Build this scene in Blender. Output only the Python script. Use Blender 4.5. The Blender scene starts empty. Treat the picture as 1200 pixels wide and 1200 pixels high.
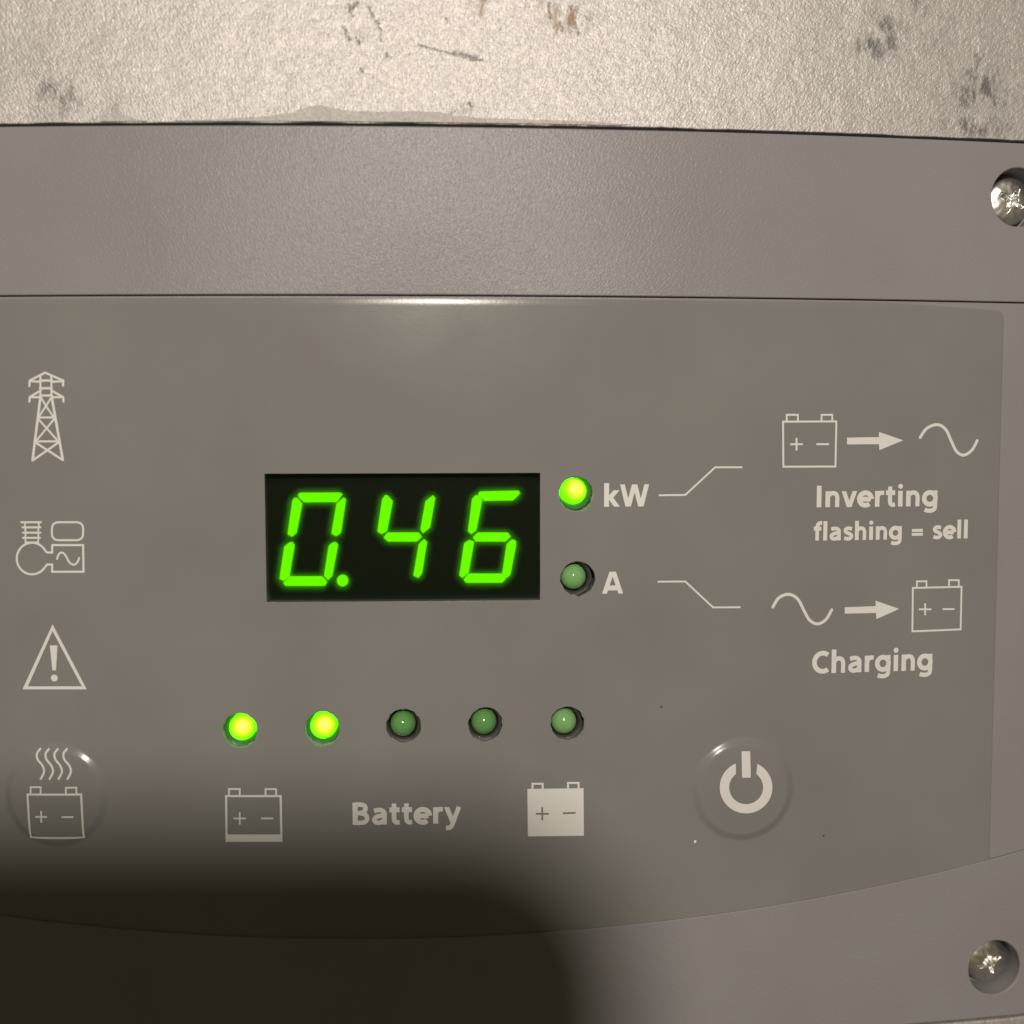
import bpy, bmesh, math, random
import numpy as np
from mathutils import Vector, Matrix, noise
from mathutils.geometry import delaunay_2d_cdt

# ------------------------------------------------------------------ scale
# Lengths below are in small units ("u") of 0.09 mm; everything is built in metres.
S = 0.00009
scene = bpy.context.scene
col = scene.collection

# ------------------------------------------------------------------ camera
DIST = 1230.0                      # lens to panel, u (11 cm)
PITCH, YAW, ROLL = -0.061803, -0.038125, 0.002052
KC, X0 = 7.9657e-5, -81.17         # the cover bulges: depth = KC*(x-X0)^2


def rot(p, y, r):
    cp, sp, cy, sy, cr, sr = math.cos(p), math.sin(p), math.cos(y), math.sin(y), math.cos(r), math.sin(r)
    Rr = Matrix(((cr, 0, sr), (0, 1, 0), (-sr, 0, cr)))
    Rp = Matrix(((1, 0, 0), (0, cp, -sp), (0, sp, cp)))
    Ry = Matrix(((cy, -sy, 0), (sy, cy, 0), (0, 0, 1)))
    return Ry @ Rp @ Rr


R = rot(PITCH, YAW, ROLL)
right, fwd, up = R @ Vector((1, 0, 0)), R @ Vector((0, 1, 0)), R @ Vector((0, 0, 1))
cam_d = bpy.data.cameras.new('camera')
cam = bpy.data.objects.new('camera', cam_d)
col.objects.link(cam)
CAM = Matrix(((right.x, up.x, -fwd.x, 0), (right.y, up.y, -fwd.y, -DIST * S), (right.z, up.z, -fwd.z, 0), (0, 0, 0, 1)))
cam.matrix_world = CAM
cam_d.sensor_fit = 'HORIZONTAL'
cam_d.sensor_width = 5.6
cam_d.lens = 5.6 * DIST / 1200.0
cam_d.clip_start = 0.002
cam_d.clip_end = 20
cam_d.dof.use_dof = True
cam_d.dof.focus_distance = DIST * S * 1.035
cam_d.dof.aperture_fstop = 2.0
scene.camera = cam

# ------------------------------------------------------------------ world: a dim warm room
w = bpy.data.worlds.new("World")
scene.world = w
w.use_nodes = True
bg = w.node_tree.nodes['Background']
bg.inputs[0].default_value = (1.0, 0.82, 0.44, 1)
bg.inputs[1].default_value = 0.125

# ------------------------------------------------------------------ the one lamp (a headlamp above and behind the phone)
LAMP = Vector((-115, -4300, 1490))
ld = bpy.data.lights.new('headlamp', 'AREA')
ld.shape = 'DISK'
ld.size = 430 * S
ld.energy = 2.12
ld.color = (1.0, 0.905, 0.78)
lamp = bpy.data.objects.new('headlamp', ld)
lamp.location = LAMP * S
lamp.rotation_euler = (Vector((60, 0, -100)) - LAMP).to_track_quat('-Z', 'Y').to_euler()
col.objects.link(lamp)

scene.view_settings.view_transform = 'Standard'
scene.view_settings.look = 'None'
scene.view_settings.exposure = 0
scene.view_settings.gamma = 1


# ------------------------------------------------------------------ geometry helpers
def unproj(u, v, off=0.0):
    """a point of the 1200 px photograph -> (x, z) on the bulged cover, `off` units proud of it"""
    d = R @ Vector((u - 600.0, DIST, 600.0 - v))
    A = KC * d.x * d.x
    B = -2 * KC * d.x * X0 - d.y
    C = KC * X0 * X0 + DIST - off
    t = (-B - math.sqrt(B * B - 4 * A * C)) / (2 * A) if abs(A) > 1e-9 else -C / B
    return (t * d.x, t * d.z)


def surf(x, z, off=0.0):
    return Vector((x, KC * (x - X0) ** 2 - off, z)) * S


def snorm(x):
    return Vector((2 * KC * (x - X0), -1, 0)).normalized()


def dens(loop, step=18.0, closed=True):
    out = []
    n = len(loop)
    for i in range(n if closed else n - 1):
        a, b = loop[i], loop[(i + 1) % n]
        L = math.hypot(b[0] - a[0], b[1] - a[1])
        k = max(1, int(math.ceil(L / step)))
        for j in range(k):
            out.append((a[0] + (b[0] - a[0]) * j / k, a[1] + (b[1] - a[1]) * j / k))
    if not closed:
        out.append(loop[-1])
    return out


def area(loop):
    return 0.5 * sum(loop[i][0] * loop[(i + 1) % len(loop)][1] - loop[(i + 1) % len(loop)][0] * loop[i][1] for i in range(len(loop)))


def ccw(loop):
    return loop if area(loop) > 0 else loop[::-1]


def outward(loop):
    """unit outward normals of a ccw loop"""
    n = len(loop)
    res = []
    for i in range(n):
        p, q, r = loop[i - 1], loop[i], loop[(i + 1) % n]
        a = Vector((q[0] - p[0], q[1] - p[1])); b = Vector((r[0] - q[0], r[1] - q[1]))
        if a.length < 1e-9: a = b
        if b.length < 1e-9: b = a
        a.normalize(); b.normalize()
        na, nb = Vector((a.y, -a.x)), Vector((b.y, -b.x))
        m = (na + nb)
        if m.length < 1e-6: m = na
        m.normalize()
        c = max(0.5, m.dot(na))
        res.append((m / c, m))
    return res


def inside(px, py, poly):
    P = np.array(poly)
    x1, y1 = P[:, 0], P[:, 1]
    x2, y2 = np.roll(x1, -1), np.roll(y1, -1)
    px = px[:, None]; py = py[:, None]
    cond = ((y1 > py) != (y2 > py))
    with np.errstate(divide='ignore', invalid='ignore'):
        xi = (x2 - x1) * (py - y1) / (y2 - y1) + x1
    return (np.sum(cond & (px < xi), axis=1) % 2) == 1


def fill(outer, holes=(), grid=None):
    """triangulate a 2D region; returns points and triangles (ccw)"""
    pts = [Vector(p) for p in outer]
    edges = [(i, (i + 1) % len(outer)) for i in range(len(outer))]
    for h in holes:
        b = len(pts)
        pts += [Vector(p) for p in h]
        edges += [(b + i, b + (i + 1) % len(h)) for i in range(len(h))]
    nb = len(pts)
    if grid:
        xs = [p[0] for p in outer]; ys = [p[1] for p in outer]
        gx, gy = np.meshgrid(np.arange(min(xs) + grid * .5, max(xs), grid), np.arange(min(ys) + grid * .5, max(ys), grid))
        gx = gx.ravel(); gy = gy.ravel()
        ok = inside(gx, gy, outer)
        for h in holes:
            ok &= ~inside(gx, gy, h)
        gx = gx[ok]; gy = gy[ok]
        B = np.array([tuple(p) for p in pts])
        for x, y in zip(gx, gy):
            if np.min((B[:, 0] - x) ** 2 + (B[:, 1] - y) ** 2) > (grid * .3) ** 2:
                pts.append(Vector((x, y)))
    v, e, f, ov, oe, of = delaunay_2d_cdt(pts, edges, [], 0, 1e-5)
    P = np.array([tuple(p) for p in v])
    tris = [tuple(t) for t in f if len(t) == 3]
    c = np.array([P[list(t)].mean(axis=0) for t in tris])
    ok = inside(c[:, 0], c[:, 1], outer)
    for h in holes:
        ok &= ~inside(c[:, 0], c[:, 1], h)
    out = []
    for t, k in zip(tris, ok):
        if not k: continue
        a, b, d = P[t[0]], P[t[1]], P[t[2]]
        cr = (b[0] - a[0]) * (d[1] - a[1]) - (b[1] - a[1]) * (d[0] - a[0])
        if abs(cr) < 1e-9: continue
        out.append(t if cr > 0 else (t[0], t[2], t[1]))
    return [tuple(p) for p in P], out


class MB:
    """collects vertices (metres), faces and vertex normals"""
    def __init__(self): self.v = []; self.f = []; self.n = []

    def add(self, co, n): self.v.append(tuple(co)); self.n.append(tuple(n)); return len(self.v) - 1

    def build(self, name, mat, parent=None, custom=True, label=None):
        me = bpy.data.meshes.new(name)
        me.from_pydata(self.v, [], self.f)
        me.validate()
        for p in me.polygons: p.use_smooth = True
        if custom: me.normals_split_custom_set_from_vertices([Vector(n).normalized() for n in self.n])
        me.materials.append(mat)
        o = bpy.data.objects.new(name, me)
        col.objects.link(o)
        if parent: o.parent = parent
        if label: o['label'] = label
        return o


def slab(mb, outer, holes=(), off=0.0, thick=20.0, bevel=2.0, seg=3, grid=40.0, bevel_hole=None, step=18.0):
    """a sheet that follows the bulge, with rounded rim and cut-outs"""
    outer = dens(ccw(outer), step)
    loops = [(outer, 1, bevel)] + [(ccw(h), -1, bevel if bevel_hole is None else bevel_hole) for h in holes]
    inner = []
    for lp, sg, bv in loops:
        nm = outward(lp)
        inner.append([(p[0] - sg * bv * q[0].x, p[1] - sg * bv * q[0].y) for p, q in zip(lp, nm)])
    P, T = fill(inner[0], inner[1:], grid)
    base = len(mb.v)
    for p in P: mb.add(surf(p[0], p[1], off), snorm(p[0]))
    for t in T: mb.f.append(tuple(base + i for i in (t[0], t[1], t[2])))
    for (lp, sg, bv), inn in zip(loops, inner):
        nm = outward(lp); n = len(lp)
        rings = []
        for k in range(seg + 1):
            a = math.pi / 2 * k / seg
            ring = []
            for p, i_, q in zip(lp, inn, nm):
                x = i_[0] + (p[0] - i_[0]) * math.sin(a); z = i_[1] + (p[1] - i_[1]) * math.sin(a)
                o = off - bv * (1 - math.cos(a))
                nn = snorm(x) * math.cos(a) + Vector((q[1].x, 0, q[1].y)) * sg * math.sin(a)
                ring.append(mb.add(surf(x, z, o), nn))
            rings.append(ring)
        ring = []
        for p, q in zip(lp, nm):
            ring.append(mb.add(surf(p[0], p[1], off - thick), Vector((q[1].x, 0, q[1].y)) * sg))
        rings.append(ring)
        for a, b in zip(rings, rings[1:]):
            for i in range(n):
                j = (i + 1) % n
                q = (a[i], b[i], b[j], a[j])
                mb.f.append(q if sg > 0 else q[::-1])


def circle(cx, cz, r, n=40, jag=0.0, seed=0):
    out = []
    for i in range(n):
        a = 2 * math.pi * i / n
        rr = r
        if jag:
            rr += jag * (noise.noise(Vector((math.cos(a) * 3.5 + seed, math.sin(a) * 3.5, seed * 1.7))) * 1.6
                         + .5 * noise.noise(Vector((math.cos(a) * 9 + seed, math.sin(a) * 9, seed * 2.7))))
        out.append((cx + rr * math.cos(a), cz + rr * math.sin(a)))
    return out


# ------------------------------------------------------------------ materials
def new_mat(name):
    m = bpy.data.materials.new(name); m.use_nodes = True
    nt = m.node_tree
    return m, nt, nt.nodes['Principled BSDF']


def coords(nt):
    tc = nt.nodes.new('ShaderNodeTexCoord')
    mp = nt.nodes.new('ShaderNodeMapping')
    mp.inputs['Scale'].default_value = (1 / S, 1 / S, 1 / S)      # texture space in u
    nt.links.new(tc.outputs['Object'], mp.inputs['Vector'])
    return mp.outputs['Vector']


def tex_noise(nt, vec, scale, detail=3, rough=.5, dist=0.0):
    n = nt.nodes.new('ShaderNodeTexNoise')
    n.inputs['Scale'].default_value = scale; n.inputs['Detail'].default_value = detail
    n.inputs['Roughness'].default_value = rough; n.inputs['Distortion'].default_value = dist
    nt.links.new(vec, n.inputs['Vector'])
    return n.outputs['Fac']


def ramp(nt, fac, stops):
    r = nt.nodes.new('ShaderNodeValToRGB')
    while len(r.color_ramp.elements) < len(stops): r.color_ramp.elements.new(.5)
    for e, (p, c) in zip(r.color_ramp.elements, stops):
        e.position = p; e.color = c if len(c) == 4 else (*c, 1)
    nt.links.new(fac, r.inputs['Fac'])
    return r.outputs['Color']


def bump(nt, h, dist, strength=1.0, normal=None):
    b = nt.nodes.new('ShaderNodeBump')
    b.inputs['Distance'].default_value = dist * S; b.inputs['Strength'].default_value = strength
    nt.links.new(h, b.inputs['Height'])
    if normal: nt.links.new(normal, b.inputs['Normal'])
    return b.outputs['Normal']


def mix(nt, fac, a, b, mode='MIX'):
    m = nt.nodes.new('ShaderNodeMix'); m.data_type = 'RGBA'; m.blend_type = mode
    for k, x in (('Factor', fac), ('A', a), ('B', b)):
        i = {'Factor': 0, 'A': 6, 'B': 7}[k]
        if hasattr(x, 'links') or hasattr(x, 'is_linked'): nt.links.new(x, m.inputs[i])
        else: m.inputs[i].default_value = x if not isinstance(x, tuple) else (*x, 1)
    return m.outputs[2]


def math_n(nt, op, a, b=None, clamp=False):
    m = nt.nodes.new('ShaderNodeMath'); m.operation = op; m.use_clamp = clamp
    for i, x in enumerate((a, b)):
        if x is None: continue
        if hasattr(x, 'is_linked'): nt.links.new(x, m.inputs[i])
        else: m.inputs[i].default_value = x
    return m.outputs[0]


GC = unproj(450, 620)


def radial_grain(nt, vec, along=.18, across=250.0):
    """fine grain of paint and moulding, drawn outwards from the middle to imitate streaked glints"""
    sep = nt.nodes.new('ShaderNodeSeparateXYZ'); nt.links.new(vec, sep.inputs[0])
    dx = math_n(nt, 'SUBTRACT', sep.outputs[0], GC[0]); dz = math_n(nt, 'SUBTRACT', sep.outputs[2], GC[1])
    rr = math_n(nt, 'SQRT', math_n(nt, 'ADD', math_n(nt, 'MULTIPLY', dx, dx), math_n(nt, 'MULTIPLY', dz, dz)))
    th = math_n(nt, 'ARCTAN2', dx, dz)
    cb = nt.nodes.new('ShaderNodeCombineXYZ')
    nt.links.new(math_n(nt, 'MULTIPLY', rr, along), cb.inputs[0]); nt.links.new(math_n(nt, 'MULTIPLY', th, across), cb.inputs[1])
    return tex_noise(nt, cb.outputs[0], 1.0, 2, .55, .3)


def plastic(name, c, rough, grain, grain_scale, mottling=.04, spec=.5, radial=False):
    m, nt, b = new_mat(name)
    vec = coords(nt)
    big = tex_noise(nt, vec, .006, 4)
    lo = tuple(x * (1 - mottling) * k_ for x, k_ in zip(c, (1.01, .988, 1.0))); hi = tuple(x * (1 + mottling) * k_ for x, k_ in zip(c, (.993, 1.008, 1.0)))
    cc = ramp(nt, big, [(.3, lo), (.7, hi)])
    nt.links.new(cc, b.inputs['Base Color'])
    fine = tex_noise(nt, vec, grain_scale, 2, .6)
    if radial:
        fine = mix(nt, .6, fine, radial_grain(nt, vec))
    wipe = tex_noise(nt, vec, .011, 5, .6, .8)
    mr = nt.nodes.new('ShaderNodeMapRange')
    mr.inputs['From Min'].default_value = .3; mr.inputs['From Max'].default_value = .7
    mr.inputs['To Min'].default_value = rough * (.97 if radial else .88); mr.inputs['To Max'].default_value = rough * (1.03 if radial else 1.15)
    nt.links.new(wipe, mr.inputs['Value']); nt.links.new(mr.outputs[0], b.inputs['Roughness'])
    b.inputs['Specular IOR Level'].default_value = spec
    nt.links.new(bump(nt, fine, grain), b.inputs['Normal'])
    return m


M_cover = plastic('grained_grey_plastic', (.186, .180, .191), .30, .75, .42, spec=.135, radial=True)
M_over = plastic('satin_overlay_film', (.152, .1505, .149), .19, .05, .25, .045, spec=.13)
M_dark = plastic('black_inside', (.012, .011, .010), .6, .3, .2)
M_print = plastic('pale_print_ink', (.50, .505, .50), .45, .15, .25, .03, spec=.3)
M_phone = plastic('dark_phone_glass', (.02, .02, .022), .25, 0, .2)


def make_housing():
    m, nt, b = new_mat('scuffed_silver_paint')
    vec = coords(nt)
    # grime patches placed on the sheet where the photograph has them (x, z, radius x, radius z, strength)
    spots = [((1030, 45), 42, 42, .9), ((1085, 15), 40, 50, .55), ((1150, 100), 52, 48, .95), ((70, 118), 40, 34, .7), ((120, 130), 60, 20, .6),
             ((430, 12), 30, 40, .35), ((665, 12), 34, 34, .5), ((1150, 150), 75, 26, .8), ((550, 125), 36, 14, .6)]
    g = None
    sep = nt.nodes.new('ShaderNodeSeparateXYZ'); nt.links.new(vec, sep.inputs[0])
    for (u, v), rx, rz, s in spots:
        x, z = unproj(u, v)
        dx = math_n(nt, 'DIVIDE', math_n(nt, 'SUBTRACT', sep.outputs[0], x), rx)
        dz = math_n(nt, 'DIVIDE', math_n(nt, 'SUBTRACT', sep.outputs[2], z), rz)
        r2 = math_n(nt, 'ADD', math_n(nt, 'MULTIPLY', dx, dx), math_n(nt, 'MULTIPLY', dz, dz))
        k = math_n(nt, 'MULTIPLY', math_n(nt, 'SUBTRACT', 1.0, r2, True), s)
        g = k if g is None else math_n(nt, 'MAXIMUM', g, k)
    mp2 = nt.nodes.new('ShaderNodeMapping'); mp2.inputs['Scale'].default_value = (1.5, 1, .75); mp2.inputs['Rotation'].default_value = (0, .25, 0)
    nt.links.new(vec, mp2.inputs['Vector'])
    patch = tex_noise(nt, mp2.outputs['Vector'], .045, 6, .62, .2)
    fine_ = tex_noise(nt, vec, .22, 4, .6)
    lvl = math_n(nt, 'ADD', math_n(nt, 'ADD', patch, math_n(nt, 'MULTIPLY', g, .20)), math_n(nt, 'MULTIPLY', fine_, .22))
    spk = math_n(nt, 'MULTIPLY', math_n(nt, 'SUBTRACT', lvl, .715), 6.5, True)
    grime = math_n(nt, 'MULTIPLY', math_n(nt, 'POWER', g, .5), spk)
    # scuffs and scratches, each a short stroke at its own place on the sheet
    brk = ramp(nt, tex_noise(nt, vec, .25, 3), [(.36, (.4, .4, .4)), (.48, (1, 1, 1))])
    wob = tex_noise(nt, vec, .12, 3)
    for u0, v0, u1, v1, wdt in ((408, 3, 413, 20, 2.0), (403, 30, 409, 48, 1.5), (412, 12, 419, 1, 2.0), (433, 6, 437, 21, 1.8), (439, 24, 446, 29, 2.0), (445, 31, 447, 49, 1.5),
                                (418, 42, 421, 53, 1.2), (452, 61, 454, 68, 2.4), (420, 80, 427, 84, 2.2), (490, 52, 535, 64, 1.3), (530, 61, 560, 69, 2.8), (550, 70, 567, 70, 1.4),
                                (549, 119, 552, 125, 2.0), (643, 2, 646, 22, 1.8), (655, 25, 660, 36, 2.2), (672, 24, 679, 41, 2.2), (668, 6, 671, 20, 1.8), (521, 20, 524, 27, 1.6)):
        (xa, za), (xb_, zb_) = unproj(u0, v0), unproj(u1, v1)
        Ls = math.hypot(xb_ - xa, zb_ - za); ux, uz = (xb_ - xa) / Ls, (zb_ - za) / Ls
        ex = math_n(nt, 'ADD', math_n(nt, 'SUBTRACT', sep.outputs[0], xa), math_n(nt, 'MULTIPLY', math_n(nt, 'SUBTRACT', wob, .5), 9.0))
        ez = math_n(nt, 'SUBTRACT', sep.outputs[2], za)
        al = math_n(nt, 'ADD', math_n(nt, 'MULTIPLY', ex, ux), math_n(nt, 'MULTIPLY', ez, uz))
        ac = math_n(nt, 'ABSOLUTE', math_n(nt, 'SUBTRACT', math_n(nt, 'MULTIPLY', ex, uz), math_n(nt, 'MULTIPLY', ez, ux)))
        inl = math_n(nt, 'MULTIPLY', math_n(nt, 'GREATER_THAN', al, 0.0), math_n(nt, 'LESS_THAN', al, Ls))
        wdt = wdt * 1.35
        scr = math_n(nt, 'MULTIPLY', inl, math_n(nt, 'SUBTRACT', 1.25, math_n(nt, 'DIVIDE', ac, wdt), True))
        grime = math_n(nt, 'MAXIMUM', grime, math_n(nt, 'MULTIPLY', scr, brk))
    cell = tex_noise(nt, vec, .17, 3, .65)
    tone = ramp(nt, cell, [(.32, (.32, .306, .306)), (.5, (.375, .358, .358)), (.68, (.43, .41, .41))])
    base = mix(nt, math_n(nt, 'MULTIPLY', grime, .8, True), tone, (.075, .072, .072))
    br = None  # brown patches painted in to stand for warm reflections on the sheet
    for (u, v), rx, rz in (((655, 10), 26, 34), ((560, 2), 14, 20)):
        x, z = unproj(u, v)
        dx = math_n(nt, 'DIVIDE', math_n(nt, 'SUBTRACT', sep.outputs[0], x), rx)
        dz = math_n(nt, 'DIVIDE', math_n(nt, 'SUBTRACT', sep.outputs[2], z), rz)
        q = math_n(nt, 'SUBTRACT', 1.0, math_n(nt, 'ADD', math_n(nt, 'MULTIPLY', dx, dx), math_n(nt, 'MULTIPLY', dz, dz)), True)
        br = q if br is None else math_n(nt, 'MAXIMUM', br, q)
    base = mix(nt, math_n(nt, 'MULTIPLY', math_n(nt, 'MULTIPLY', br, 2.0, True), math_n(nt, 'MULTIPLY', math_n(nt, 'SUBTRACT', radial_grain(nt, vec, .03, 60.0), .47), 5.0, True)), base, (.17, .115, .085))
    nt.links.new(base, b.inputs['Base Color'])
    b.inputs['Metallic'].default_value = .47
    b.inputs['Roughness'].default_value = .52
    h = mix(nt, .6, tex_noise(nt, vec, .42, 2, .55), radial_grain(nt, vec))
    h2 = tex_noise(nt, vec, .03, 2, .5)
    n1 = bump(nt, h, 1.5)
    n2 = bump(nt, h2, 1.5, 1.0, n1)
    n2 = bump(nt, tex_noise(nt, vec, .011, 3, .55), 3.0, 1.0, n2)
    nt.links.new(n2, b.inputs['Normal'])
    return m


M_house = make_housing()


def make_simple(name, c, rough, metal=0.0, bump_d=0, bscale=.2, spec=.5):
    m, nt, b = new_mat(name)
    b.inputs['Roughness'].default_value = rough
    b.inputs['Metallic'].default_value = metal
    b.inputs['Specular IOR Level'].default_value = spec
    vec = coords(nt)
    n = tex_noise(nt, vec, bscale, 4, .6)
    cc = ramp(nt, n, [(.3, tuple(x * .85 for x in c)), (.7, tuple(min(1, x * 1.12) for x in c))])
    nt.links.new(cc, b.inputs['Base Color'])
    if bump_d: nt.links.new(bump(nt, n, bump_d), b.inputs['Normal'])
    return m


M_window = make_simple('smoked_display_filter', (.005, .009, .003), .4, spec=.04)
M_residue = make_simple('old_glue_residue', (.36, .34, .335), .45, 0, 4.0, .12)
M_screw = make_simple('bright_zinc', (.74, .735, .72), .32, 1.0, .3, .12)
M_led_off = None


def led_off(c):
    m, nt, b = new_mat('unlit_green_resin')
    b.inputs['Base Color'].default_value = c
    b.inputs['Roughness'].default_value = .09
    b.inputs['Subsurface Weight'].default_value = .8
    b.inputs['Subsurface Radius'].default_value = (.3, 1.0, .3)
    b.inputs['Subsurface Scale'].default_value = 9 * S
    b.inputs['Coat Weight'].default_value = .3
    return m


def led_on():
    # the glowing chip sits behind the crown of the lens: the resin is hottest round the lens axis
    m, nt, b = new_mat('glowing_green_resin')
    vec = coords(nt)
    ln = nt.nodes.new('ShaderNodeVectorMath'); ln.operation = 'DISTANCE'
    nt.links.new(vec, ln.inputs[0]); ln.inputs[1].default_value = (3, -13, 4)
    f = math_n(nt, 'DIVIDE', ln.outputs['Value'], 25.0)
    c = ramp(nt, f, [(.16, (.42, .98, .04)), (.36, (.25, 1.0, .005)), (.60, (.085, 1.0, .0)), (1.0, (.04, .8, .0))])
    nt.links.new(c, b.inputs['Emission Color'])
    b.inputs['Emission Strength'].default_value = 3.2
    b.inputs['Base Color'].default_value = (.03, .10, .01, 1)
    b.inputs['Roughness'].default_value = .1
    return m


M_collar = make_simple('dark_rubber', (.035, .033, .030), .45, 0, .8, .1)
M_led_off = led_off((.10, .25, .085, 1))
M_led_pale = led_off((.17, .34, .14, 1))
M_led_on = led_on()
m, nt, b = new_mat('lit_segment_green')
b.inputs['Base Color'].default_value = (.006, .02, .0, 1)
b.inputs['Emission Color'].default_value = (.120, .86, .0, 1)
b.inputs['Emission Strength'].default_value = 1.42
b.inputs['Specular IOR Level'].default_value = 0; b.inputs['Roughness'].default_value = 1
M_seg = m
M_speck = make_simple('pale_dust', (.6, .58, .55), .4)


# ------------------------------------------------------------------ top-level things
def thing(name, label, cat):
    o = bpy.data.objects.new(name, None); col.objects.link(o)
    o.empty_display_size = .01
    o['label'] = label; o['category'] = cat
    return o


panel = thing('control_panel', 'grey plastic control panel with green digital display reading 0.46, status lights and white symbols', 'control panel')
house = thing('metal_housing', 'scuffed silver metal housing sheet above and below the grey control panel', 'metal housing')

# outlines, in u, on the cover
Z_TOP, Z_GROOVE, Z_BOT = 366.0, 175.6, -726.5
XL, XR = X0 - 812, X0 + 812
arc_px = [(0, 1071), (83, 1082), (167, 1090), (250, 1095), (375, 1099), (500, 1099), (720, 1085), (800, 1077), (900, 1063), (987, 1045), (1035, 1036), (1160, 1007.5), (1200, 990 + 5)]
aw = np.array([unproj(*p) for p in arc_px])
cf = np.polyfit((aw[:, 0] - X0) ** 2, aw[:, 1], 2)
arc_z = lambda x: float(np.polyval(cf, (x - X0) ** 2))

SCREWS = [unproj(1193.5, 231, 3), unproj(1166, 1134.5, 3)]
SCREWS += [(2 * X0 - x, z) for x, z in SCREWS]        # the same two on the far side of the cover, outside the frame
HR = 35.0
OV_R = 652.0
ov_off = 0.0

# chassis seen through gaps and holes
mb = MB(); slab(mb, [(XL - 500, -1300), (XR + 500, -1300), (XR + 500, 1150), (XL - 500, 1150)], (), -62, 60, 2, 1, 60)
mb.build('chassis_plate', M_dark, house)

# silver sheets
def wavy_edge(z, x0, x1, amp, seed):
    return [(x, z + amp * noise.noise(Vector((x * .02, seed, 0))) + .5 * amp * noise.noise(Vector((x * .11, seed, 4)))) for x in np.arange(x0, x1 + 1, 9)]


mb = MB()
e = wavy_edge(Z_TOP + 4.1, XL - 460, XR + 460, 1.2, 3)
slab(mb, e + [(XR + 460, 1100), (XL - 460, 1100)], (), -1, 45, 1.5, 2, 26)
mb.build('upper_sheet', M_house, house)
mb = MB()
e = wavy_edge(Z_BOT - 5.5, XL - 460, XR + 460, .7, 8)
slab(mb, [(XL - 460, -1250), (XR + 460, -1250)] + e[::-1], (), -1, 45, 3.0, 3, 26)
mb.build('lower_sheet', M_house, house)

# the sheet goes on beside the cover, outside the frame
for x0, x1 in ((XL - 460, XL - 4), (XR + 4, XR + 460)):
    mb = MB(); slab(mb, [(x0, Z_BOT - 3), (x1, Z_BOT - 3), (x1, Z_TOP + 2), (x0, Z_TOP + 2)], (), -1, 45, 1.5, 2, 40)
    mb.build('side_sheet', M_house, house)

# dried glue smear along the lower edge of the upper sheet: a ragged skin of real thickness
def smear(pts_px, nm):
    mb = MB()
    top = [unproj(u, v, 0) for u, v in pts_px]
    bot = [(x, Z_TOP + 5.4) for x in np.linspace(top[-1][0], top[0][0], 24)]
    tt = dens(top, 5, False)
    tt = [(x, max(Z_TOP + 6.2, z + 1.1 * noise.noise(Vector((x * .15, 3, 0))))) for x, z in tt]
    slab(mb, tt + bot[1:-1], (), .1, 1.0, .5, 1, 12, step=8)
    mb.build(nm, M_residue, house)


smear([(205, 142.6), (260, 139), (315, 136), (345, 131.5), (362, 125), (375, 122.5), (388, 126), (410, 130), (450, 131), (480, 130), (515, 131), (530, 135), (560, 138), (620, 140), (690, 142), (740, 146)], 'glue_smear')
smear([(115, 136), (135, 131), (150, 137), (172, 143)], 'glue_smear')

# upper bezel
mb = MB()
def screw_hole(c): return circle(c[0], c[1], HR, 56)
slab(mb, [(XL, Z_GROOVE), (XR, Z_GROOVE), (XR, Z_TOP), (XL, Z_TOP)], [screw_hole(SCREWS[0]), screw_hole(SCREWS[2])], 3, 48, 1.6, 3, 34, bevel_hole=2.2)
mb.build('upper_bezel', M_cover, panel)
# lower cover, its upper edge a shallow arc
mb = MB()
arc = [(x, arc_z(x)) for x in np.linspace(XL, XR, 110)]
slab(mb, [(XL, Z_BOT), (XR, Z_BOT)] + arc[::-1], [screw_hole(SCREWS[1]), screw_hole(SCREWS[3])], 2.2, 48, 1.3, 3, 34, bevel_hole=2.2)
mb.build('lower_cover', M_cover, panel)

# LEDs: (dome px, hole px, lit)
LEDS = [((671.5, 575.5), (675, 579), 1, 'lit green light beside kW'), ((671.5, 675.5), (677, 678.5), 0, 'unlit green light beside A'),
        ((284.5, 851.5), (281, 856), 1, 'lit green light, leftmost of the battery row'), ((379.5, 849.5), (378, 854), 1, 'lit green light, second of the battery row'),
        ((472.5, 847.5), (473, 851), 0, 'unlit green light in the middle of the battery row'), ((567, 845), (569, 849), 0, 'unlit green light, fourth of the battery row'),
        ((660.5, 844.5), (665, 848), 0, 'unlit green light at the right end of the battery row')]
holes_o, holes_p = [], []
for i, (dp, hp, lit, lab) in enumerate(LEDS):
    c = unproj(*hp)
    holes_o.append(circle(c[0], c[1], 20.9, 64, .35, i * 5.3))
    holes_p.append(circle(c[0], c[1], 20.2, 64, .8, i * 9.1 + 2))
dw = [unproj(*p) for p in ((309.5, 556), (633, 553.3), (633, 702), (313, 706.8))]
dw = [(dw[0][0] + dw[3][0]) / 2, (dw[1][0] + dw[2][0]) / 2, (dw[2][1] + dw[3][1]) / 2, (dw[0][1] + dw[1][1]) / 2]
DWIN = [(dw[0], dw[2]), (dw[1], dw[2]), (dw[1], dw[3]), (dw[0], dw[3])]

# recess floor behind the overlay film
mb = MB()
arc2 = [(x, arc_z(x) - 3.0) for x in np.linspace(XL, XR, 110)]
slab(mb, arc2 + [(XR, Z_GROOVE - 1.0), (XL, Z_GROOVE - 1.0)], holes_p + [dens(DWIN, 15)], -1.5, 40, .4, 1, 40)
mb.build('recess_floor', M_cover, panel)

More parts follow.
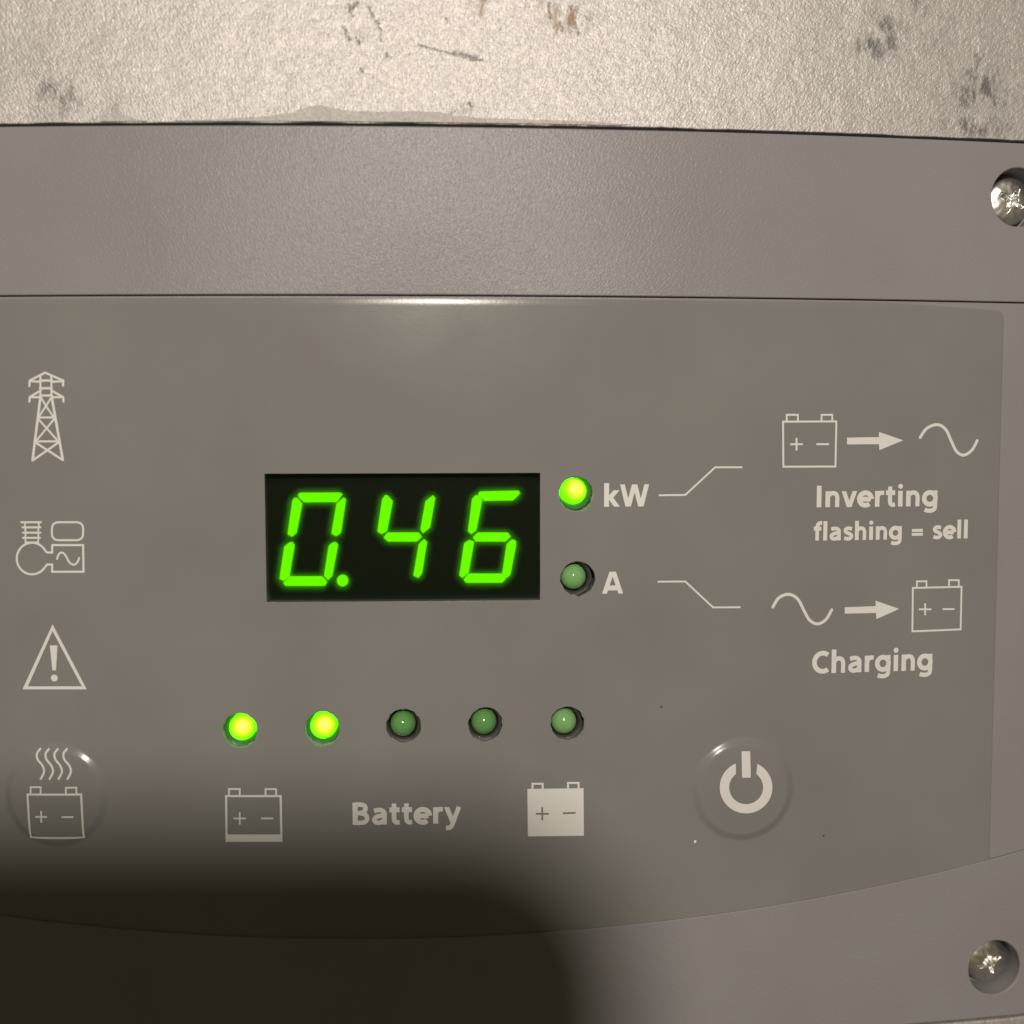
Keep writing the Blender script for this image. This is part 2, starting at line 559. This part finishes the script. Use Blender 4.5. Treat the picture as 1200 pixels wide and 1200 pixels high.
# overlay film (mirror-image right and left ends)
OV_L = 2 * X0 - OV_R
def ov_top(x): return Z_GROOVE - 3.6 - 7.5 * max(0, (abs(x - X0) - 560) / 173) ** 1.6
xs = np.linspace(OV_L + 8, OV_R - 8, 90)
def lip(x): return 6.0 * max(0.0, min(1, (731 - abs(x - X0)) / 150))
topl = [(x, ov_top(x) - lip(x)) for x in xs]
xb = np.linspace(OV_L, OV_R, 100)
botl = [(x, arc_z(x) - 3.4) for x in xb]
outl = botl + [(OV_R, ov_top(OV_R - 8) - 8), (OV_R - 2.5, ov_top(OV_R - 8) - 2.5)] + topl[::-1] + [(OV_L + 2.5, ov_top(OV_R - 8) - 2.5), (OV_L, ov_top(OV_R - 8) - 8)]
mb = MB()
slab(mb, outl, holes_o + [dens(DWIN, 15)], 0, 2.2, 2.0, 5, 40, bevel_hole=.35)
mb.build('overlay_film', M_over, panel)

# the film's upper edge curls back a little into the groove and catches the lamp
mb = MB(); rows = []
for q in np.linspace(0, 1, 9):
    row = []
    for x in np.linspace(OV_L + 9, OV_R - 9, 120):
        h = lip(x) + 3.0
        sl = .14 * q
        row.append(mb.add(surf(x, ov_top(x) - lip(x) - 2.8 + h * q, .05 - .5 * .14 * q * q * h), snorm(x) + Vector((0, 0, sl))))
    rows.append(row)
rows.append([mb.add(surf(x, ov_top(x) + .2, -3), (0, 0, 1)) for x in np.linspace(OV_L + 9, OV_R - 9, 120)])
for a, b in zip(rows, rows[1:]):
    for i in range(119): mb.f.append((a[i], a[i + 1], b[i + 1], b[i]))
mb.build('film_edge', M_over, panel)

# ---- embossed push buttons
BTN = {'power_button': (unproj(870.5, 924.5), 65.0), 'heater_button': (unproj(67, 932), 64.0)}


def btn_h(r, Rb):
    """height of the embossed button above the film"""
    t = (Rb - r) / 12.0
    if t <= 0: return 0.0
    t = min(1, t); s = t * t * (3 - 2 * t)
    return 3.4 * s + 2.0 * (1 - (r / Rb) ** 2)


def film_off(x, z):
    for (c, Rb) in BTN.values():
        r = math.hypot(x - c[0], z - c[1])
        if r < Rb: return btn_h(r, Rb)
    return 0.0


def button(name, c, Rb, label):
    mb = MB(); na = 96
    rs = [0, 10, 20, 30, 40, 46] + list(np.linspace(Rb - 13, Rb + .6, 20))
    rows = []
    for r in rs:
        row = []
        for j in range(na if r > 0 else 1):
            a = 2 * math.pi * j / na
            x, z = c[0] + r * math.cos(a), c[1] + r * math.sin(a)
            h = btn_h(r, Rb) + .05 if r < Rb else -.4
            d = (btn_h(r + .05, Rb) - btn_h(r - .05, Rb)) / .1 if 0 < r < Rb else 0
            n = snorm(x) + Vector((-d * math.cos(a), 0, -d * math.sin(a)))
            row.append(mb.add(surf(x, z, h), n))
        rows.append(row)
    for j in range(na): mb.f.append((rows[0][0], rows[1][j], rows[1][(j + 1) % na]))
    for a, b in zip(rows[1:], rows[2:]):
        for j in range(na):
            k = (j + 1) % na
            mb.f.append((a[j], b[j], b[k], a[k]))
    return mb.build(name, M_over, panel, label=label)


b_pow = button('push_button', *BTN['power_button'], 'round embossed power button')
b_heat = button('push_button', *BTN['heater_button'], 'round embossed button with heated battery symbol')

# ------------------------------------------------------------------ print
INK = .30


def px(pts, s=1.0, o=(0, 0)):
    return [(p[0] / s + o[0], p[1] / s + o[1]) for p in pts]


class Ink:
    """flat printed shapes that follow the film"""
    def __init__(self): self.mb = MB()

    def poly(self, pts, holes=(), grid=None):
        w_ = dens(ccw([unproj(*p) for p in pts]), 8)
        hs = [dens(ccw([unproj(*p) for p in h]), 8) for h in holes]
        P, T = fill(w_, hs, grid or 12)
        b0 = len(self.mb.v)
        for p in P: self.mb.add(surf(p[0], p[1], film_off(*p) + INK), snorm(p[0]))
        for t in T: self.mb.f.append(tuple(b0 + i for i in t))
        return self

    def line(self, pts, wd, closed=False, round_=True, smooth=False, raw=False):
        w_ = [Vector(p) if raw else Vector(unproj(*p)) for p in pts]
        if smooth: w_ = catmull(w_, 7)
        w_ = [Vector(p) for p in dens([tuple(p) for p in w_], 3, closed)]
        n = len(w_); hw = wd / 2
        L, Rr = [], []
        for i in range(n):
            if closed: a, b, c = w_[i - 1], w_[i], w_[(i + 1) % n]
            else: a, b, c = w_[max(0, i - 1)], w_[i], w_[min(n - 1, i + 1)]
            d1 = (b - a); d2 = (c - b)
            if d1.length < 1e-9: d1 = d2
            if d2.length < 1e-9: d2 = d1
            d1 = d1.normalized(); d2 = d2.normalized()
            t = (d1 + d2); t = t.normalized() if t.length > 1e-6 else d1
            nn = Vector((-t.y, t.x)); k = max(.45, nn.dot(Vector((-d1.y, d1.x))))
            L.append(b + nn * hw / k); Rr.append(b - nn * hw / k)
        idx = []
        for l, r in zip(L, Rr):
            idx.append((self._v(l), self._v(r)))
        for i in range(n if closed else n - 1):
            j = (i + 1) % n
            self.mb.f.append((idx[i][0], idx[i][1], idx[j][1], idx[j][0]))
        if not closed and round_:
            for end, d in ((w_[0], w_[0] - w_[1]), (w_[-1], w_[-1] - w_[-2])):
                d = d.normalized(); a0 = math.atan2(d.y, d.x)
                ring = [self._v(end + Vector((math.cos(a0 + q), math.sin(a0 + q))) * hw * (.98)) for q in np.linspace(-math.pi / 2, math.pi / 2, 7)]
                self.mb.f.append(tuple(ring))
        return self

    def _v(self, p): return self.mb.add(surf(p.x, p.y, film_off(p.x, p.y) + INK + random.random() * .004), snorm(p.x))

    def disc(self, c, r):
        c = unproj(*c)
        b0 = [self._v(Vector((c[0] + r * math.cos(a), c[1] + r * math.sin(a)))) for a in np.linspace(0, 2 * math.pi, 24, endpoint=False)]
        self.mb.f.append(tuple(b0)); return self

    def done(self, name, parent=panel, label=None): return self.mb.build(name, M_print, parent, label=label)


def catmull(P, k):
    out = []
    for i in range(len(P) - 1):
        p0, p1, p2, p3 = P[max(0, i - 1)], P[i], P[i + 1], P[min(len(P) - 1, i + 2)]
        for j in range(k):
            t = j / k
            out.append(.5 * ((2 * p1) + (-p0 + p2) * t + (2 * p0 - 5 * p1 + 4 * p2 - p3) * t * t + (-p0 + 3 * p1 - 3 * p2 + p3) * t ** 3))
    out.append(P[-1])
    return out


def battery(ink, body, t1, t2, plus, minus, s, o, w_=2.6, wt=2.2, ps=27, wm=2.2, hw=None):
    """outlined battery: body corners, two terminal boxes, plus and minus"""
    ink.line(px(body, s, o), w_, True)
    for x0, x1, y0, y1 in (t1, t2):
        ink.line(px([(x0, y1), (x0, y0), (x1, y0), (x1, y1)], s, o), wt, False, False)
    ink.line(px([(plus[0] - ps, plus[1]), (plus[0] + ps, plus[1])], s, o), wm, False, False)
    ink.line(px([(plus[0], plus[1] - ps), (plus[0], plus[1] + ps)], s, o), wm, False, False)
    ink.line(px([(minus[0], minus[2]), (minus[1], minus[2])], s, o), wm, False, False)
    return ink


# pylon
k = Ink(); s, o = 4, (0, 400)
L = lambda pts, w_=2.5, **q: k.line(px(pts, s, o), w_, **q)
L([(190, 262), (153, 558)], 2.9); L([(243, 262), (295, 556)], 2.9)
L([(190, 165), (190, 265)], 2.3); L([(241, 165), (242, 265)], 2.3)
L([(138, 210), (140, 184), (212, 147), (297, 184), (296, 208)], 2.5)
L([(138, 283), (140, 262), (192, 230)], 2.5); L([(241, 230), (297, 262), (298, 283)], 2.5)
L([(142, 187), (190, 190)], 2.4); L([(294, 187), (242, 190)], 2.4)
L([(150, 262), (190, 262)], 2.4); L([(288, 262), (242, 262)], 2.4)
for y in (184, 220, 254): L([(188, y), (244, y)], 2.6)
L([(192, 262), (216, 303), (242, 262)], 2.1); L([(184, 352), (216, 303), (250, 352)], 2.1)
L([(180, 357), (254, 357)], 2.3); L([(182, 366), (266, 460)], 2.2); L([(253, 366), (174, 462)], 2.2)
L([(172, 469), (270, 469)], 2.3); L([(170, 476), (294, 556)], 2.5); L([(272, 476), (154, 558)], 2.5)
k.done('pylon_symbol')
# generator
k = Ink()
for x0, x1, y in ((100, 193, 848), (106, 190, 872), (108, 190, 897), (108, 188, 921), (120, 180, 943)): L([(x0, y), (x1, y)], 2.3)
for x in (120, 180): L([(x, 848), (x - 3 if x < 150 else x + 3, 860), (x, 884), (x, 909), (x, 943)], 1.9)
a0, a1 = math.radians(-27), math.radians(-327)
L([(151 + 72 * math.cos(t), 1018 + 74 * math.sin(t)) for t in np.linspace(a0, a1, 30)] + [(222, 1046), (245, 1046), (245, 1080), (392, 1080), (390, 955), (245, 955), (245, 990), (222, 990)], 2.4, closed=True)
rr = []
for cx, cy, q in ((362, 876, -90), (362, 904, 0), (272, 904, 90), (272, 876, 180)):
    rr += [(cx + 28 * math.cos(math.radians(q + t)), cy + 28 * math.sin(math.radians(q + t))) for t in range(0, 91, 18)]
L(rr, 2.3, closed=True)
L([(268, 1020), (276, 998), (292, 990), (308, 1004), (326, 1036), (348, 1047), (364, 1034), (372, 1015)], 2.2, smooth=True)
k.done('generator_symbol')
# warning triangle
k = Ink(); o = (0, 700)
k.poly(px([(247, 126), (106, 431), (407, 431)], s, o), [px([(247, 158), (131, 417), (384, 417)], s, o)])
k.poly(px([(234, 225), (270, 225), (263, 342), (246, 342)], s, o)); k.disc((255 / 4, 700 + 378 / 4), 4.1)
k.done('warning_symbol')
# heated battery, printed on its button
k = Ink(); s, o = 7.5, (0, 860)
for i in range(4):
    dx = i * 78
    k.line(px([(360 + dx, 128), (336 + dx, 165), (345 + dx, 215), (388 + dx, 268), (403 + dx, 322), (374 + dx, 384)], s, o), 2.5, smooth=True)
battery(k, [(258, 520), (728, 520), (745, 903), (278, 903)], (286, 374, 456, 515), (595, 686, 460, 515), (378, 716), (556, 660, 718), s, o, 2.4, 2.0, 52, 2.1)
k.done('heated_battery_symbol', b_heat)
# low battery
k = Ink(); s, o = 5, (240, 810)
battery(k, [(125, 614), (445, 614), (449, 876), (128, 876)], (142, 205, 573, 610), (356, 418, 573, 610), (205, 745), (330, 402, 745), s, o, 2.5, 2.1, 36, 1.9)
k.poly(px([(124, 839), (450, 839), (451, 878), (125, 878)], s, o)); k.done('empty_battery_symbol')
# full battery, with the signs left open
k = Ink(); s, o = 5, (460, 810)
def plusloop(cx, cy, r, h): return [(cx - h, cy - r), (cx + h, cy - r), (cx + h, cy - h), (cx + r, cy - h), (cx + r, cy + h), (cx + h, cy + h), (cx + h, cy + r), (cx - h, cy + r), (cx - h, cy + h), (cx - r, cy + h), (cx - r, cy - h), (cx - h, cy - h)]
k.poly(px([(790, 572), (1119, 568), (1121, 846), (793, 850)], s, o), [px(plusloop(877, 718, 38, 5.5), s, o), px([(998, 709), (1073, 707), (1073, 718), (998, 720)], s, o)])
for x0, x1, y0, y1 in ((820, 880, 542, 572), (1028, 1090, 537, 568)):
    k.line(px([(x0, y1), (x0, y0), (x1, y0), (x1, y1)], s, o), 2.4, False, False)
k.done('full_battery_symbol')
# inverting row
k = Ink(); s, o = 3.75, (880, 460)
battery(k, [(141, 128), (375, 127), (371, 325), (142, 326)], (157, 206, 98, 127), (310, 357, 98, 127), (200, 227), (287, 343, 227), s, o, 2.3, 2.2, 28, 2.3)
k.done('battery_symbol')
Ink().poly(px([(422, 198), (562, 196), (562, 173), (669, 210), (564, 253), (562, 227), (422, 228)], s, o)).done('arrow_symbol')
k = Ink(); k.line(px([(743, 198), (772, 158), (818, 141), (856, 163), (882, 218), (904, 260), (936, 275), (971, 252), (994, 211)], s, o), 3.6, smooth=True); k.done('wave_symbol')
# charging row
k = Ink(); o = (880, 650)
battery(k, [(711, 146), (925, 141), (921, 328), (709, 337)], (729, 771, 117, 143), (870, 913, 112, 140), (765, 240), (842, 894, 239), s, o, 2.3, 2.2, 27, 2.2)
k.done('battery_symbol')
Ink().poly(px([(412, 231), (548, 226), (547, 202), (651, 238), (551, 283), (549, 256), (412, 259)], s, o)).done('arrow_symbol')
k = Ink(); k.line(px([(96, 230), (122, 190), (166, 174), (206, 196), (234, 248), (258, 288), (292, 304), (328, 286), (355, 242)], s, o), 3.6, smooth=True); k.done('wave_symbol')
# leader lines
k = Ink(); s, o = 5, (640, 530)
k.line(px([(664, 252), (815, 250), (990, 88), (1145, 88)], s, o), 2.1); k.done('leader_line')
k = Ink(); k.line(px([(656, 758), (815, 757), (978, 909), (1135, 908)], s, o), 2.1); k.done('leader_line')
# power sign on its button
k = Ink(); s, o = 6.667, (780, 820)
cx, cy = 620, 674
ou = [(cx + 205 * math.sin(t), cy - 202 * math.cos(t)) for t in np.linspace(math.radians(25.5), math.radians(337), 60)]
inn = [(cx + 132 * math.sin(t), cy - 130 * math.cos(t)) for t in np.linspace(math.radians(323), math.radians(37), 50)]
k.poly(px(ou + inn, s, o)); k.poly(px([(586, 394), (653, 394), (656, 598), (588, 598)], s, o))
k.done('power_symbol', b_pow)


def arc_pts(cx, cy, rx, ry, a0, a1, n=18):
    return [(cx + rx * math.cos(math.radians(t)), cy + ry * math.sin(math.radians(t))) for t in np.linspace(a0, a1, n)]


ARCH = [(.16, .44), (.22, .58), (.36, .655), (.50, .61), (.56, .46), (.56, .2), (.56, 0)]
GLYPH = {   # advance, strokes (smooth?, centreline in cap heights)
    'I': (.40, [(0, [(.19, 0), (.19, 1)])]),
    'n': (.74, [(0, [(.16, 0), (.16, .74)]), (1, ARCH)]),
    'h': (.74, [(0, [(.16, 0), (.16, 1.06)]), (1, ARCH)]),
    'v': (.66, [(2, [(.10, .74), (.33, 0)]), (2, [(.57, .74), (.34, 0)])]),
    'e': (.72, [(0, [(.14, .36), (.60, .36)]), (0, arc_pts(.37, .365, .265, .29, 0, 310, 26))]),
    'r': (.50, [(0, [(.16, 0), (.16, .74)]), (1, [(.16, .42), (.21, .56), (.31, .645), (.45, .645)])]),
    't': (.49, [(1, [(.21, .94), (.21, .6), (.21, .28), (.24, .14), (.32, .085), (.43, .10)]), (0, [(.03, .655), (.43, .655)])]),
    'i': (.36, [(0, [(.17, 0), (.17, .74)])]),
    'l': (.36, [(0, [(.17, 0), (.17, 1.06)])]),
    'g': (.76, [(0, arc_pts(.36, .37, .25, .28, 0, 360, 30)), (1, [(.60, .74), (.60, .4), (.60, .02), (.56, -.14), (.42, -.21), (.26, -.205), (.14, -.165)])]),
    'f': (.46, [(1, [(.46, .96), (.34, .96), (.24, .88), (.21, .74), (.21, .4), (.21, 0)]), (0, [(.03, .655), (.42, .655)])]),
    'a': (.70, [(1, [(.12, .61), (.26, .655), (.42, .64), (.52, .54), (.53, .40), (.53, .2), (.53, 0)]), (1, [(.53, .41), (.34, .39), (.18, .32), (.13, .20), (.20, .10), (.34, .085), (.46, .14), (.53, .22)])]),
    's': (.60, [(1, [(.50, .615), (.37, .655), (.23, .64), (.155, .55), (.20, .44), (.34, .37), (.46, .29), (.475, .18), (.38, .09), (.24, .08), (.10, .125)])]),
    '=': (.86, [(0, [(.13, .27), (.72, .27)]), (0, [(.13, .49), (.72, .49)])]),
    ' ': (.34, []),
    'C': (.80, [(0, arc_pts(.48, .5, .36, .41, 52, 308, 26))]),
    'B': (.82, [(0, [(.19, 0), (.19, 1)]), (1, [(.19, .91), (.40, .91), (.56, .86), (.60, .73), (.54, .59), (.40, .53), (.19, .53)]), (1, [(.38, .53), (.56, .48), (.65, .36), (.65, .22), (.56, .12), (.40, .09), (.19, .09)])]),
    'y': (.68, [(2, [(.10, .74), (.35, .02)]), (1, [(.59, .74), (.47, .40), (.36, .06), (.28, -.13), (.19, -.20), (.07, -.195)])]),
    'k': (.72, [(0, [(.16, 0), (.16, 1.06)]), (2, [(.58, .74), (.26, .34)]), (2, [(.30, .44), (.60, 0)])]),
    'W': (1.26, [(2, [(.11, 1), (.34, 0)]), (2, [(.61, 1), (.37, 0)]), (2, [(.64, 1), (.88, 0)]), (2, [(1.14, 1), (.91, 0)])]),
    'A': (.88, [(2, [(.12, 0), (.41, 1)]), (2, [(.76, 0), (.47, 1)]), (0, [(.22, .26), (.64, .26)])]),
}


def word(txt, x0, x1, ytop, ybase, wt=.20):
    """printed word, drawn stroke by stroke; its left, right, cap line and base line are read off the photograph"""
    A = unproj(x0, ybase); T = unproj(x0, ytop); B = unproj(x1, ybase)
    cap = T[1] - A[1]
    lo = .06; adv = 0
    for ch in txt: adv += GLYPH[ch][0]
    sx = (B[0] - A[0]) / (adv - lo - .09)
    k = Ink(); cx = -lo
    wd = wt * cap
    for ch in txt:
        a_, st = GLYPH[ch]
        for smooth, pts in st:
            P = [(A[0] + (cx + p[0]) * sx, A[1] + p[1] * cap) for p in pts]
            if smooth == 2:
                (ax, az), (bx, bz) = P
                if az < bz: ax, az, bx, bz = bx, bz, ax, az
                hh = wd * .46 * math.hypot(bx - ax, bz - az) / (az - bz)
                k.mb.f.append(tuple(k._v(Vector(q)) for q in ((ax - hh, az), (bx - hh, bz), (bx + hh, bz), (ax + hh, az))))
                continue
            k.line(P, wd * (.72 if ch == '=' else .9 if smooth else 1), False, False, bool(smooth), raw=True)
        if ch == 'i':
            c = (A[0] + (cx + .17) * sx, A[1] + .95 * cap)
            k.mb.f.append(tuple(k._v(Vector((c[0] + .118 * cap * math.cos(t), c[1] + .118 * cap * math.sin(t)))) for t in np.linspace(0, 2 * math.pi, 16, endpoint=False)))
        cx += a_
    return k.done('printed_word', panel, 'printed word ' + txt)


word('kW', 708, 758.5, 567.8, 593.8, .225)
word('A', 706.5, 728.3, 670, 695.8, .225)
word('Inverting', 956, 1097.5, 569.3, 594.5, .225)
word('flashing = sell', 954, 1133.5, 612.2, 633.5, .225)
word('Charging', 952.5, 1091.5, 763.3, 789.3, .215)
word('Battery', 412.5, 538, 940.6, 966.6, .225)

# ------------------------------------------------------------------ display
wl = [(DWIN[0][0] + .4, DWIN[0][1] + .4), (DWIN[1][0] - .4, DWIN[1][1] + .4), (DWIN[2][0] - .4, DWIN[2][1] - .4), (DWIN[3][0] + .4, DWIN[3][1] - .4)]
mb = MB(); slab(mb, wl, (), -16.5, 20, .4, 1, 25)
disp = mb.build('display_window', M_window, panel, label='black display window showing 0.46 in green digits')
# smoked, slightly frosted filter in front of the digits
M_filter = bpy.data.materials.new('smoked_filter_film'); M_filter.use_nodes = True
nt = M_filter.node_tree; nt.nodes.remove(nt.nodes['Principled BSDF'])
tr = nt.nodes.new('ShaderNodeBsdfTransparent'); tr.inputs[0].default_value = (.93, .93, .93, 1)
rf = nt.nodes.new('ShaderNodeBsdfRefraction'); rf.inputs['Roughness'].default_value = .92; rf.inputs['IOR'].default_value = 1.75
rf.inputs['Color'].default_value = (.9, .9, .9, 1)
gl = nt.nodes.new('ShaderNodeBsdfGlossy'); gl.inputs['Roughness'].default_value = .14
m1 = nt.nodes.new('ShaderNodeMixShader'); m1.inputs[0].default_value = .35
m2 = nt.nodes.new('ShaderNodeMixShader'); m2.inputs[0].default_value = .007
nt.links.new(tr.outputs[0], m1.inputs[1]); nt.links.new(rf.outputs[0], m1.inputs[2])
nt.links.new(m1.outputs[0], m2.inputs[1]); nt.links.new(gl.outputs[0], m2.inputs[2])
nt.links.new(m2.outputs[0], nt.nodes['Material Output'].inputs['Surface'])
mb = MB()
P, T = fill(dens(wl, 12), (), 25)
for p in P: mb.add(surf(p[0], p[1], -1.0), snorm(p[0]))
for t in T: mb.f.append(t)
mb.build('smoked_filter', M_filter, disp)
SEG = [
    [(218, 187), (226, 181), (376, 180), (384, 188), (362, 216), (242, 217), (222, 200)],
    [(205, 200), (215, 200), (235, 222), (214, 330), (196, 345), (180, 335), (198, 210)],
    [(388, 198), (397, 205), (378, 330), (360, 343), (342, 333), (361, 222)],
    [(185, 366), (198, 362), (207, 375), (188, 488), (165, 508), (150, 500), (168, 380)],
    [(345, 366), (357, 362), (368, 373), (346, 490), (330, 505), (315, 488), (332, 378)],
    [(187, 490), (308, 490), (328, 512), (318, 526), (172, 526), (164, 515)],
    [(384 + 21.5 * math.cos(t), 506 + 22 * math.sin(t)) for t in np.linspace(0, 2 * math.pi, 24, endpoint=False)],
    [(540, 190), (550, 190), (570, 212), (549, 322), (528, 335), (512, 325), (530, 205)],
    [(718, 190), (727, 200), (708, 310), (682, 332), (671, 318), (690, 212)],
    [(549, 328), (665, 328), (678, 344), (658, 362), (551, 362), (535, 347)],
    [(685, 352), (697, 362), (678, 480), (665, 497), (645, 488), (665, 372)],
    [(890, 176), (1035, 173), (1042, 183), (1015, 210), (908, 212), (884, 190)],
    [(875, 190), (884, 190), (901, 210), (879, 320), (860, 335), (847, 325), (862, 205)],
    [(884, 328), (995, 328), (1007, 343), (986, 362), (876, 362), (865, 346)],
    [(852, 355), (871, 362), (851, 475), (828, 497), (815, 488), (833, 368)],
    [(1010, 353), (1025, 358), (1027, 370), (1005, 485), (990, 497), (973, 487), (990, 372)],
    [(850, 480), (970, 480), (988, 500), (975, 514), (840, 515), (831, 503)]]
for i, sg in enumerate(SEG):
    pts = ccw([unproj(*p, -16) for p in px(sg, 3.1579, (280, 520))])
    mb = MB(); slab(mb, pts, (), -15.0, 1.5, .3, 1, None, step=12)
    mb.build('decimal_point' if i == 6 else 'digit_segment', M_seg, disp)

# ------------------------------------------------------------------ LEDs
def led(dp, lit, lab):
    x, z = unproj(*dp, -13)
    org = surf(x, z, -12.0 if lit else -13.5)
    mb = MB(); na = 40; r = 15.5
    prof = [(r * math.cos(a), r * 1.0 * math.sin(a)) for a in np.linspace(math.pi / 2, 0, 14)] + [(r, -8), (r, -20), (r, -42)]
    rows = []
    for rad, h in prof:
        row = []
        for j in range(na if rad > .01 else 1):
            a = 2 * math.pi * j / na
            n = Vector((math.cos(a) * rad, -max(0, h), math.sin(a) * rad))
            row.append(mb.add(Vector((rad * math.cos(a), -h, rad * math.sin(a))) * S, n if n.length else Vector((0, -1, 0))))
        rows.append(row)
    for a, b in zip(rows, rows[1:]):
        for j in range(na):
            q = (j + 1) % na
            if len(a) == 1: mb.f.append((a[0], b[j], b[q]))
            else: mb.f.append((a[j], b[j], b[q], a[q]))
    o = mb.build('indicator_light', M_led_on if lit else (M_led_pale if dp[0] > 640 else M_led_off), panel, label=lab)
    o.location = org
    # dark collar round the lens, a little below the rim of the hole
    mb = MB(); rows = []
    wob = [1 + .05 * noise.noise(Vector((math.cos(a) * 2.6 + dp[0], math.sin(a) * 2.6, dp[1]))) for a in np.linspace(0, 2 * math.pi, 48, endpoint=False)]
    for rad, h in ((21.5, 6.5), (19.2, 5.4), (17.8, 4.0), (16.9, 2.0), (16.4, -30)):
        rows.append([mb.add(Vector((rad * wq * math.cos(a), -h + 1.5, rad * wq * math.sin(a))) * S, (0, -1, 0)) for wq, a in zip(wob, np.linspace(0, 2 * math.pi, 48, endpoint=False))])
    for a, b in zip(rows, rows[1:]):
        for j in range(48): q = (j + 1) % 48; mb.f.append((a[j], b[j], b[q], a[q]))
    c = mb.build('light_collar', M_collar, o, custom=False)
    return o


for dp, hp, lit, lab in LEDS: led(dp, lit, lab)

# ------------------------------------------------------------------ screws
def screw_mesh(seed):
    rnd = random.Random(seed)
    Rs, na, nr = 29.0, 120, 46
    mb = MB()
    def h(x, z):
        r = math.hypot(x, z)
        t = r / Rs
        hh = 9.0 * math.sqrt(max(0, 1 - t ** 2.6 * .98))
        # cross recess, four tapering wings
        d = 0
        for a, b_ in ((x, z), (z, x)):
            w_ = 3.7 * (1 - .02 * abs(a)); ln = 17.5
            e = min(1, max(0, (w_ - abs(b_)) / 1.6)) * min(1, max(0, (ln - abs(a)) / 4.5))
            d = max(d, e * (9.5 - .22 * abs(a)))
        d = max(d, min(1, max(0, (8.2 - r) / 3)) * 11)
        return hh - d + .5 * noise.noise(Vector((x * .14, z * .14, seed)))
    rows = []
    for i in range(nr + 1):
        r = Rs * (i / nr) ** .9
        row = []
        for j in range(na if i else 1):
            a = 2 * math.pi * j / na; x, z = r * math.cos(a), r * math.sin(a)
            row.append(mb.add(Vector((x, -h(x, z), z)) * S, (0, -1, 0)))
        rows.append(row)
    rows.append([mb.add(Vector((Rs * math.cos(2 * math.pi * j / na), 14, Rs * math.sin(2 * math.pi * j / na))) * S, (0, -1, 0)) for j in range(na)])
    for a, b_ in zip(rows, rows[1:]):
        for j in range(na):
            q = (j + 1) % na
            mb.f.append((a[0], b_[j], b_[q]) if len(a) == 1 else (a[j], b_[j], b_[q], a[q]))
    return mb


labs = ['bright cross-head screw in the upper bezel', 'bright cross-head screw at the lower right']
for i, (c, ang) in enumerate(zip(SCREWS, (28, -22, 10, 60))):
    o = screw_mesh(i + 1).build('screw', M_screw, panel, custom=False, label=labs[i] if i < 2 else None)
    o.location = surf(c[0], c[1], -22)
    n = snorm(c[0])
    o.rotation_euler = (math.radians(3), math.radians(ang), math.atan2(n.x, -n.y))
    # countersunk seat at the bottom of the hole
    mb = MB(); na = 56; rows = []
    for r, d in ((HR + .5, -34), (20, -36), (0.01, -38)):
        rows.append([mb.add(surf(c[0] + r * math.cos(t), c[1] + r * math.sin(t), d), (0, -1, 0)) for t in np.linspace(0, 2 * math.pi, na, endpoint=False)])
    for a, b_ in zip(rows, rows[1:]):
        for j in range(na):
            q = (j + 1) % na; mb.f.append((a[q], a[j], b_[j], b_[q]))
    mb.build('screw_seat', M_cover, panel, custom=False)

# a few crumbs of dust on the film
for (u, v, r) in ((814.5, 986, 1.7), (775, 828, 1.2), (965, 979, 1.1)):
    x, z = unproj(u, v)
    bm = bmesh.new(); bmesh.ops.create_icosphere(bm, subdivisions=2, radius=r * S)
    for q in bm.verts:
        q.co *= 1 + .35 * noise.noise(q.co / (r * S) + Vector((u, v, 0))); q.co.y *= .5
    me = bpy.data.meshes.new('dust_speck'); bm.to_mesh(me); bm.free()
    me.materials.append(M_speck if u in (814.5, 6) else M_dark)
    o = bpy.data.objects.new('dust_speck', me); col.objects.link(o); o.parent = panel; o.location = surf(x, z, .8)

# ------------------------------------------------------------------ the phone that takes the picture: its shadow falls on the lower left
phone = thing('smartphone', 'dark smartphone held in front of the panel, casting the soft shadow at lower left', 'phone')
phone.matrix_world = CAM
PX1, PZ1, PX0, PZ0, CR = 104, 110, -712, -1500, 150


def rrect(x0, x1, y0, y1, r, n=10):
    out = []
    for cx, cy, a in ((x1 - r, y1 - r, 0), (x0 + r, y1 - r, 90), (x0 + r, y0 + r, 180), (x1 - r, y0 + r, 270)):
        out += [(cx + r * math.cos(math.radians(a + 90 * t / n)), cy + r * math.sin(math.radians(a + 90 * t / n))) for t in range(n + 1)]
    return out


def prism(loop, z0, z1, name, mat, bev=6):
    bm = bmesh.new()
    rings = []
    for ins, z in ((bev, z0), (bev * .3, z0 + bev * .3), (0, z0 + bev), (0, z1 - bev), (bev, z1)):
        nm = outward(loop)
        rings.append([bm.verts.new(Vector((p[0] - ins * q[1].x, p[1] - ins * q[1].y, z)) * S) for p, q in zip(loop, nm)])
    for a, b_ in zip(rings, rings[1:]):
        for i in range(len(a)): bm.faces.new((a[i], a[(i + 1) % len(a)], b_[(i + 1) % len(a)], b_[i]))
    bm.faces.new(rings[0][::-1]); bm.faces.new(rings[-1])
    me = bpy.data.meshes.new(name); bm.to_mesh(me); bm.free(); me.materials.append(mat)
    o = bpy.data.objects.new(name, me); col.objects.link(o); o.parent = phone
    return o


prism(rrect(PX0, PX1, PZ0, PZ1, CR), 6, 90, 'phone_body', M_phone)
prism(rrect(PX0 + 20, PX1 - 20, PZ0 + 20, PZ1 - 20, CR - 20), 90.5, 96, 'screen', M_dark, 2)
